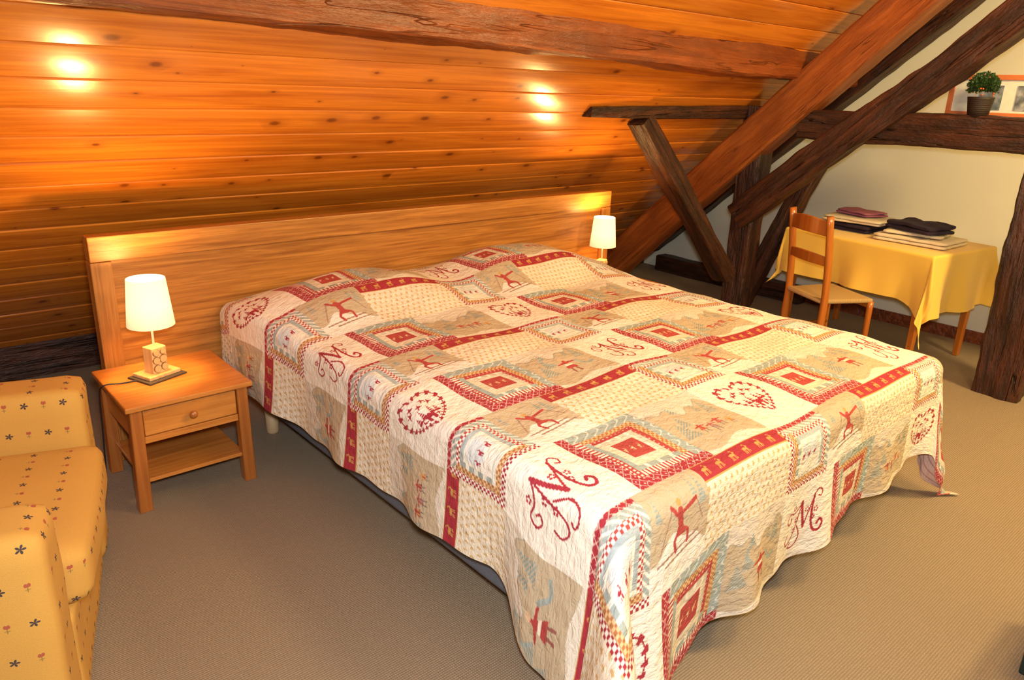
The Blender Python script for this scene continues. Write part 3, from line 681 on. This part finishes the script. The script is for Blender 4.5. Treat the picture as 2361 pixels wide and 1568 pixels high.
# ------------------------------------------------------------------ chair
ch=thing('dining_chair',(4.52,2.25,0),math.radians(-26),'honey-coloured wooden ladder-back chair with woven seat','chair')
for y in (-.185,.185):
    rod('back_post',[(.03,y*.95,0),(.0,y,.25),(.0,y,.45),(-.02,y,.7),(-.06,y,.98)],lambda t:.020-.003*t,M_chair,ch,sq=1.35)
for y in (-.195,.195):
    rod('leg',[(.35,y,0),(.34,y,.22),(.335,y,.44)],lambda t:.014+.006*t,M_chair,ch)
def slat(z,h,arch):
    vs=[];fs=[];n=16
    for i in range(n+1):
        t=i/n; y=-.182+.364*t; x=-.035*math.sin(math.pi*t)-(.0+max(0,(z-.45))*.11); a=arch*math.sin(math.pi*t)
        for dx in (-.008,.008):
            vs.append((x+dx,y,z-h/2+a*.3)); vs.append((x+dx,y,z+h/2+a))
    for i in range(n):
        b=i*4; c=b+4
        fs+= [(b,b+1,c+1,c),(b+2,c+2,c+3,b+3),(b+1,b+3,c+3,c+1),(b,c,c+2,b+2)]
    fs+=[(0,2,3,1),(n*4,n*4+1,n*4+3,n*4+2)]
    o=mk('back_slat',vs,fs,M_chair,ch,False); bv=o.modifiers.new('b','BEVEL'); bv.width=.003; return o
slat(.90,.085,.02); slat(.70,.055,.015)
def weave():
    N=NT('woven_rush'); tc=N.n('ShaderNodeTexCoord').outputs['Object']
    w=N.n('ShaderNodeTexWave',bands_direction='X'); N.l(tc,w.inputs[0]); w.inputs['Scale'].default_value=40; w.inputs['Distortion'].default_value=1
    return N.fin(N.mix(w.outputs['Fac'],(.34,.20,.06,1),(.62,.42,.17,1)),.8,N.bump(w.outputs['Fac'],.6,.004))
M_rush=weave()
bm=bmesh.new(); vs=addbox(bm,(.165,0,.445),(.37,.40,.03),.012,3)
for v in bm.verts:
    f=(v.co.x+.02)/.37; v.co.y*=.88+.14*f
bmobj('seat',bm,M_rush,ch,True)
box('seat_rail',(.335,0,.415),(.025,.35,.035),M_chair,ch,.004)
for y in (-.18,.18): rod('stretcher',[(.0,y*.92,.2),(.34,y,.2)],.009,M_chair,ch)
rod('stretcher',[(.18,-.17,.2),(.18,.17,.2)],.009,M_chair,ch)
# ------------------------------------------------------------------ plant + picture
def wicker():
    N=NT('dark_wicker'); tc=N.n('ShaderNodeTexCoord').outputs['Object']
    w=N.n('ShaderNodeTexWave',bands_direction='Z'); N.l(tc,w.inputs[0]); w.inputs['Scale'].default_value=30; w.inputs['Distortion'].default_value=3
    return N.fin(N.mix(w.outputs['Fac'],(.015,.009,.006,1),(.032,.016,.009,1)),.6,N.bump(w.outputs['Fac'],.3,.003))
zt=1.575
plp=thing('potted_plant',(4.99,1.64,zt),0,'small bushy green plant with orange berries in dark basket','plant')
lathe('plant_pot',[(.052,0),(.060,.05),(.068,.10),(.071,.11),(.066,.112),(.060,.095)],wicker(),plp,28)
lf=NT('green_leaves'); lt=lf.noise(lf.n('ShaderNodeTexCoord').outputs['Object'],30,2); M_leaf=lf.fin(lf.mix(lt,(.008,.026,.005,1),(.04,.095,.014,1)),.5)
vs=[];fs=[]
for i in range(1100):
    u=random.uniform(-.5,1); a=random.uniform(0,6.283); r=random.uniform(.45,1)
    c=Vector((math.cos(a)*math.sqrt(max(0,1-u*u)),math.sin(a)*math.sqrt(max(0,1-u*u)),u*.95))*r*.078
    c.z+=.165; d=(c-Vector((0,0,.12))).normalized(); d=(d+Vector((random.uniform(-.6,.6),random.uniform(-.6,.6),random.uniform(-.3,.6)))).normalized()
    sd=d.cross(Vector((random.random(),random.random(),random.random()))).normalized()*random.uniform(.005,.008); l=random.uniform(.012,.02)
    k=len(vs); up=d.cross(sd).normalized()*.003
    vs+=[c,c+d*l*.5+sd+up,c+d*l,c+d*l*.5-sd+up]; fs.append((k,k+1,k+2,k+3))
fo=mk('foliage',vs,fs,M_leaf,plp); fo["kind"]="stuff"
M_ber=plain('orange_berry',(.60,.10,.02),.4)
for i in range(5):
    bm=bmesh.new(); a=random.uniform(3.2,5.0); u=random.uniform(-.4,.1); c=Vector((math.cos(a)*math.sqrt(1-u*u),math.sin(a)*math.sqrt(1-u*u),u))*.086; c.z+=.155
    bmesh.ops.create_icosphere(bm,subdivisions=2,radius=.005); bmobj('berry',bm,M_ber,plp,True,loc=c)
pic=thing('picture_frame',(5.11,1.50,zt),0,'orange picture frame with two photographs leaning on the beam','picture frame')
M_or=plain('orange_paint',(.70,.19,.05),.5); M_mat=plain('mat_card',(.82,.80,.66),.8)
for nm,c,s in (('frame_edge',(0,0,.222),(.02,.72,.028)),('frame_edge',(0,0,.014),(.02,.72,.028)),('frame_edge',(0,.346,.118),(.02,.028,.18)),('frame_edge',(0,-.346,.118),(.02,.028,.18))):
    box(nm,c,s,M_or,pic,.002)
box('mat_board',(.003,0,.118),(.008,.664,.18),M_mat,pic,.001)
ph=NT('landscape_photo'); tcc=ph.n('ShaderNodeTexCoord').outputs['Object']; pn=ph.noise(tcc,18,5,.6)
M_ph=ph.fin(ph.ramp(pn,[(.3,(.05,.06,.05)),(.5,(.22,.25,.28)),(.7,(.5,.52,.5))]),.3)
for y in (.13,-.06,-.24): box('photo',(-.003,y,.11),(.003,.12,.135),M_ph,pic,.0005)
# ------------------------------------------------------------------ dark storage box
wd=thing('storage_box',(2.62,0.145,0),0,'low dark green box with lid standing on carpet','box')
box('body',(0,0,.13),(.39,.39,.26),M_green,wd,.006)
box('lid',(0,0,.276),(.41,.41,.03),M_green,wd,.006)
# ------------------------------------------------------------------ lights
def area(name,loc,tgt,size,e,c):
    l=bpy.data.lights.new(name,'AREA'); l.size=size; l.energy=e; l.color=c
    o=bpy.data.objects.new(name,l); o.location=loc; d=Vector(tgt)-Vector(loc); o.rotation_euler=d.to_track_quat('-Z','Y').to_euler(); link(o); return o
area('flash_light',(.05,.02,1.78),(1.9,2.0,.3),.12,66,(.94,.96,1))
area('overhead_warm_light',(2.8,.2,2.75),(2.7,1.6,0),.5,46,(1,.66,.28))
area('overhead_warm_light',(4.2,-.4,2.7),(4.4,1.1,.0),.4,110,(1,.70,.30))  # second overhead light, added to brighten the gable wall and right floor
w=bpy.data.worlds.new('w'); sc.world=w; w.use_nodes=True
w.node_tree.nodes['Background'].inputs[0].default_value=(1,.75,.5,1); w.node_tree.nodes['Background'].inputs[1].default_value=.1
# ------------------------------------------------------------------ camera
a,p,r=[math.radians(v) for v in (41.628,18.693,2.063)]
F=Vector((math.sin(a)*math.cos(p),math.cos(a)*math.cos(p),-math.sin(p))); R0=Vector((math.cos(a),-math.sin(a),0)); U0=R0.cross(F)
R1=R0*math.cos(r)+U0*math.sin(r); U1=-R0*math.sin(r)+U0*math.cos(r)
cd=bpy.data.cameras.new('camera'); cd.sensor_width=36; cd.lens=1724.5*36/2361; cd.clip_start=.02
cam=bpy.data.objects.new('camera',cd); link(cam)
cam.matrix_world=Matrix(((R1.x,U1.x,-F.x,0),(R1.y,U1.y,-F.y,0),(R1.z,U1.z,-F.z,1.65),(0,0,0,1)))
sc.camera=cam
